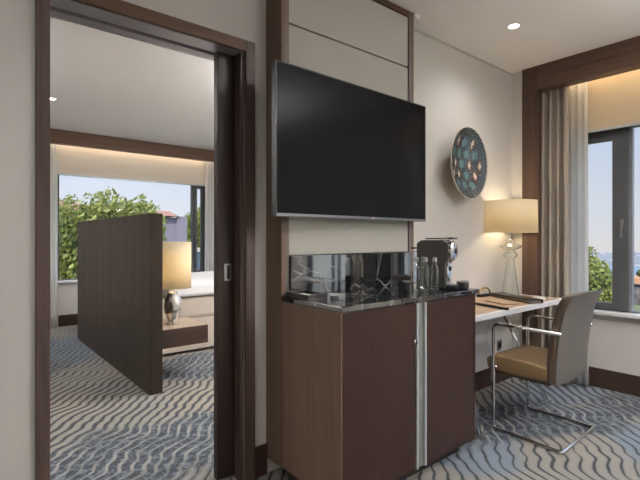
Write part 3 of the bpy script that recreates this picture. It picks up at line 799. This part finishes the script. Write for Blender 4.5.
# ------------------------------------------------------------------ outside
def st2(o, label=None):
    o['kind'] = 'structure'; return o
b = bmesh.new(); box(b, -30, 19, -70, 70, -1.4, -1.0)
st2(mesh_obj('ground', b, M['grass']))
def hillmesh(x0, x1, y0, y1, zb, top, nx, ny, seed):
    b = bmesh.new(); g = []
    for i in range(nx+1):
        r = []
        for j in range(ny+1):
            x = x0+(x1-x0)*i/nx; y = y0+(y1-y0)*j/ny; t = math.sin(PI*min(1, i/nx*1.0)*.5)
            n = noise.fractal(Vector((x*.004+seed, y*.004, 0)), 1, 2, 4)
            r.append(b.verts.new((x, y, zb + max(0, t)*(top-zb)*(.75+.5*n))))
        g.append(r)
    for i in range(nx):
        for j in range(ny): b.faces.new((g[i][j], g[i+1][j], g[i+1][j+1], g[i][j+1]))
    return b
t = NT('city_slope'); vo = t.n('ShaderNodeTexVoronoi'); vo.inputs['Scale'].default_value = .09; t.l(t.coord(scale=(1, 1, 1)), vo.inputs['Vector'])
t.set(Base_Color=t.ramp(vo.outputs['Color'], [(.2, (.13, .15, .165)), (.5, (.22, .215, .235)), (.8, (.36, .32, .31))], 'CONSTANT'), Roughness=.9)
o = st2(mesh_obj('hills', hillmesh(1080, 1500, -1500, 2600, -61, -36, 24, 120, 3), t.m))
t = NT('sea_water'); t.set(Base_Color=(.12, .18, .25), Roughness=.5); t.bump(t.noise(t.coord(), .6, 4), .6, .5)
b = bx(60, 1100, -1500, 2600, -60.5, -60); st2(mesh_obj('sea', b, t.m))

def tree(name, label, loc, blobs, nleaf, leaf, m, trunk=True, group=None):
    root = thing(name, label, 'tree', loc, 0, group)
    b = bmesh.new(); rnd = random.Random(hash(label) % 1000 if False else len(label)*7+nleaf)
    vol = [r[0]*r[1]+r[0]*r[2]+r[1]*r[2] for (_, r) in blobs]; tot = sum(vol)
    for (c0, r), vv in zip(blobs, vol):
        for _ in range(int(nleaf*vv/tot)):
            d = Vector((rnd.gauss(0, 1), rnd.gauss(0, 1), rnd.gauss(0, 1))).normalized()
            k = rnd.uniform(.72, 1.05) + .10*math.sin(d.x*9+d.z*7)*math.cos(d.y*8)
            P = Vector(c0) + Vector((d.x*r[0], d.y*r[1], d.z*r[2]))*k
            a = Vector((rnd.gauss(0, 1), rnd.gauss(0, 1), rnd.gauss(0, 1))).normalized(); u = a.orthogonal().normalized(); w = a.cross(u)
            s = leaf*rnd.uniform(.6, 1.3)
            vs = [b.verts.new(P + u*s), b.verts.new(P + w*s*.5 + a*s*.12), b.verts.new(P - u*s), b.verts.new(P - w*s*.5 + a*s*.12)]
            b.faces.new(vs)
    me = mesh_obj('foliage', b, m, root)
    # leafy core that keeps the crown opaque
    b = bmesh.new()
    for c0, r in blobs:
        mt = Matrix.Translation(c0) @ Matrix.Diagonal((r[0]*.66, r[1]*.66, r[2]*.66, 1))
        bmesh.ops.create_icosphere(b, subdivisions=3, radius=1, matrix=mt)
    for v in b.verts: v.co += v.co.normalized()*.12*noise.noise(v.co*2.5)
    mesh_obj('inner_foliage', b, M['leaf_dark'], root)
    if trunk:
        b = bmesh.new(); tube(b, [(0, 0, 0), (.03, .02, .8), (-.02, .03, 1.6)], .10, 8)
        mesh_obj('trunk', b, M['bark'], root)
    return root
tree('garden_tree', 'broad leafy green tree filling the left of the bedroom window', (3.0, 13.8, -1.0),
     [((-.6, 0, 1.9), (1.1, .8, 1.35)), ((.5, .2, 2.05), (1.0, .8, 1.45)), ((1.35, 0, 2.25), (.75, .7, 1.15)), ((-.2, -.3, .9), (1.3, .8, .95)), ((1.2, 0, 1.0), (.9, .8, .9))], 15000, .085, M['leaf'])
tree('garden_tree', 'small green tree right of the lilac building beyond the bedroom window', (10.6, 24, -1.0),
     [((0, 0, 2.2), (1.0, 1, 1.4)), ((.7, 0, 3.0), (.7, .8, 1.1)), ((-.9, .3, 1.8), (.8, .8, 1.0))], 5000, .13, M['leaf'])
tree('garden_tree', 'dark green tree behind the chair outside the living room window', (13.6, 4.95, -1.0),
     [((.2, .25, 1.15), (.5, .55, 1.0)), ((0, -.30, .80), (.5, .48, .80)), ((.1, .9, .9), (.6, .6, .9))], 7000, .055, M['leaf'])
# houses
hs = thing('house', 'low house with brown tiled roof behind the garden tree', 'house', (6.0, 30, -1.0))
mesh_obj('wall', bx(-5, 2.6, 0, 7, 0, 3.7), M['cream_wall'], hs)
b = bmesh.new(); v = [b.verts.new(q) for q in ((-5.4, -.4, 3.7), (3.0, -.4, 3.7), (3.0, 7.4, 3.7), (-5.4, 7.4, 3.7), (-3.2, 3.5, 5.0), (-2.0, 3.5, 5.0))]
for f_ in ((0, 1, 5, 4), (1, 2, 5), (2, 3, 4, 5), (3, 0, 4), (3, 2, 1, 0)): b.faces.new([v[i] for i in f_])
mesh_obj('roof', b, M['terracotta'], hs)
hs = thing('house', 'small lilac rendered building with red roof right of the partition top', 'house', (7.35, 20, -1.0))
b = bx(0, 1.0, 0, 2.2, 0, 3.15); mesh_obj('wall', b, M['render_wall'], hs)
mesh_obj('corner_pilaster', bx(.62, 1.08, -.12, .0, 0, 3.20), M['render_wall'], hs)
b = bmesh.new(); prism(b, [(-.2, 3.2), (2.4, 3.2), (1.1, 3.5)], -1.0, .7); mesh_obj('roof', b, M['terracotta'], hs)
fn = thing('garden_fence', 'slate blue garden fence beyond the right end of the bedroom window', 'fence', (5.0, 13, -1.0))
mesh_obj('fence_panel', bx(0, 3.2, 0, .06, 0, 1.8), plain('fence_blue', (.10, .14, .19), .7), fn)
mesh_obj('fence_coping', bx(0, 3.2, -.04, .10, 1.8, 1.92), M['cream_wall'], fn)
ap = thing('garden_pavilion', 'white rendered garden pavilion standing on the lawn south of the living room', 'building', (10.5, -19, -1.0))
mesh_obj('wall', bx(0, 5, 0, 14, 0, 5.2), plain('white_render', (.84, .84, .82), .9), ap)
mesh_obj('roof', bx(-.3, 5.3, -.3, 14.3, 5.2, 5.5), M['terracotta'], ap)
for i in range(4):
    wn = mesh_obj('window', bx(-.04, 0, 1.4+i*3.3, 2.3+i*3.3, 2.9, 4.2), M['frame'], ap)
    mesh_obj('window_pane', bx(-.05, -.04, 1.5+i*3.3, 2.2+i*3.3, 3.0, 4.1), M['silver'], wn)
# terrace bits outside the living window
o = thing('garden_wall', 'dark stone garden wall with orange coping outside the living room window', 'garden wall', (17.6, 3.9, -1.0))
b = bmesh.new(); bmesh.ops.create_grid(b, x_segments=2, y_segments=2, size=.01); b.clear()
box(b, 0, .6, -2.6, 1.2, 0, .62)
bmesh.ops.subdivide_edges(b, edges=b.edges[:], cuts=10, use_grid_fill=True)
for v in b.verts: v.co += Vector((noise.noise(v.co*4), noise.noise(v.co*4+Vector((5, 0, 0))), noise.noise(v.co*4+Vector((0, 9, 0))) if v.co.z > .05 else 0))*.08
mesh_obj('stone_face', b, M['rock'], o)
mesh_obj('coping', bx(-.1, .7, -2.6, 1.2, .70, .92), M['orange'], o, bevel=.02)
for i, (yy, hh) in enumerate(((4.35, .22), (4.75, .14))):
    sh = bmesh.new(); bmesh.ops.create_icosphere(sh, subdivisions=3, radius=.16)
    for v in sh.verts: v.co += v.co.normalized()*noise.noise(v.co*14+Vector((i, 0, 0)))*.06
    o = mesh_obj('clipped_shrub', sh, M['leaf_dark'], loc=(17.9, yy, .04)); o.scale = (1, 1, .9)
    tag(o, ['dark clipped shrub at the left on the garden wall coping', 'dark clipped shrub at the right on the garden wall coping'][i], 'shrub')

# ------------------------------------------------------------------ sky
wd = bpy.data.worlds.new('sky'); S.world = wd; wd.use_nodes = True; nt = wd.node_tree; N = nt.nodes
bg = N['Background']; tc = N.new('ShaderNodeTexCoord'); sp_ = N.new('ShaderNodeSeparateXYZ'); rp = N.new('ShaderNodeValToRGB')
nt.links.new(tc.outputs['Generated'], sp_.inputs[0]); mr = N.new('ShaderNodeMapRange'); mr.inputs[1].default_value = -.2; mr.inputs[2].default_value = 1
nt.links.new(sp_.outputs[2], mr.inputs[0]); nt.links.new(mr.outputs[0], rp.inputs[0])
e = rp.color_ramp.elements; e[0].position = 0; e[0].color = (.66, .62, .62, 1); e[1].position = 1; e[1].color = (.42, .50, .68, 1)
for p_, c_ in ((.155, (.72, .69, .70)), (.22, (.66, .68, .76)), (.34, (.54, .61, .78))):
    k = e.new(p_); k.color = (*c_, 1)
nt.links.new(rp.outputs[0], bg.inputs[0])
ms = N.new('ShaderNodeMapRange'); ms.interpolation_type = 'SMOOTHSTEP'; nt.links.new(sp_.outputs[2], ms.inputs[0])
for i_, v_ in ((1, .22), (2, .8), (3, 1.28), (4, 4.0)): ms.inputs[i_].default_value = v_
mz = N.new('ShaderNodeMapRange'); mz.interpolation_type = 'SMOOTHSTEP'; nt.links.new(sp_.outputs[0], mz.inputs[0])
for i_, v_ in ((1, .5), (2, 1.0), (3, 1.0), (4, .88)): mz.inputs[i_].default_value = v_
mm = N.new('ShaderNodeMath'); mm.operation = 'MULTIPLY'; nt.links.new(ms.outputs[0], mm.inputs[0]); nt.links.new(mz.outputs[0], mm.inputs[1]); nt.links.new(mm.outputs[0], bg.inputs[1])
sun = bpy.data.lights.new('sun', 'SUN'); sun.energy = 4.5; sun.angle = math.radians(3); sun.color = (1, .93, .82)
so_ = bpy.data.objects.new('sun', sun); C.objects.link(so_); so_.rotation_euler = (math.radians(50), 0, math.radians(-60)) 
# sun comes from behind the building (west side), lighting the garden only
so_.rotation_euler = Vector((-.62, -.45, .75)).to_track_quat('Z', 'Y').to_euler()

# ------------------------------------------------------------------ camera
cd = bpy.data.cameras.new('camera'); cam = bpy.data.objects.new('camera', cd); C.objects.link(cam)
cam.location = (0, 0, 1.22); cam.rotation_euler = (math.radians(90), 0, math.radians(50.513-90))
cd.sensor_width = 36; cd.lens = 36*449.05/640; cd.shift_y = -2/640; cd.clip_start = .02; cd.clip_end = 6000
S.camera = cam
S.view_settings.view_transform = 'Standard'; S.view_settings.look = 'None'; S.view_settings.gamma = 1; S.view_settings.use_curve_mapping = False
S.view_settings.exposure = .0
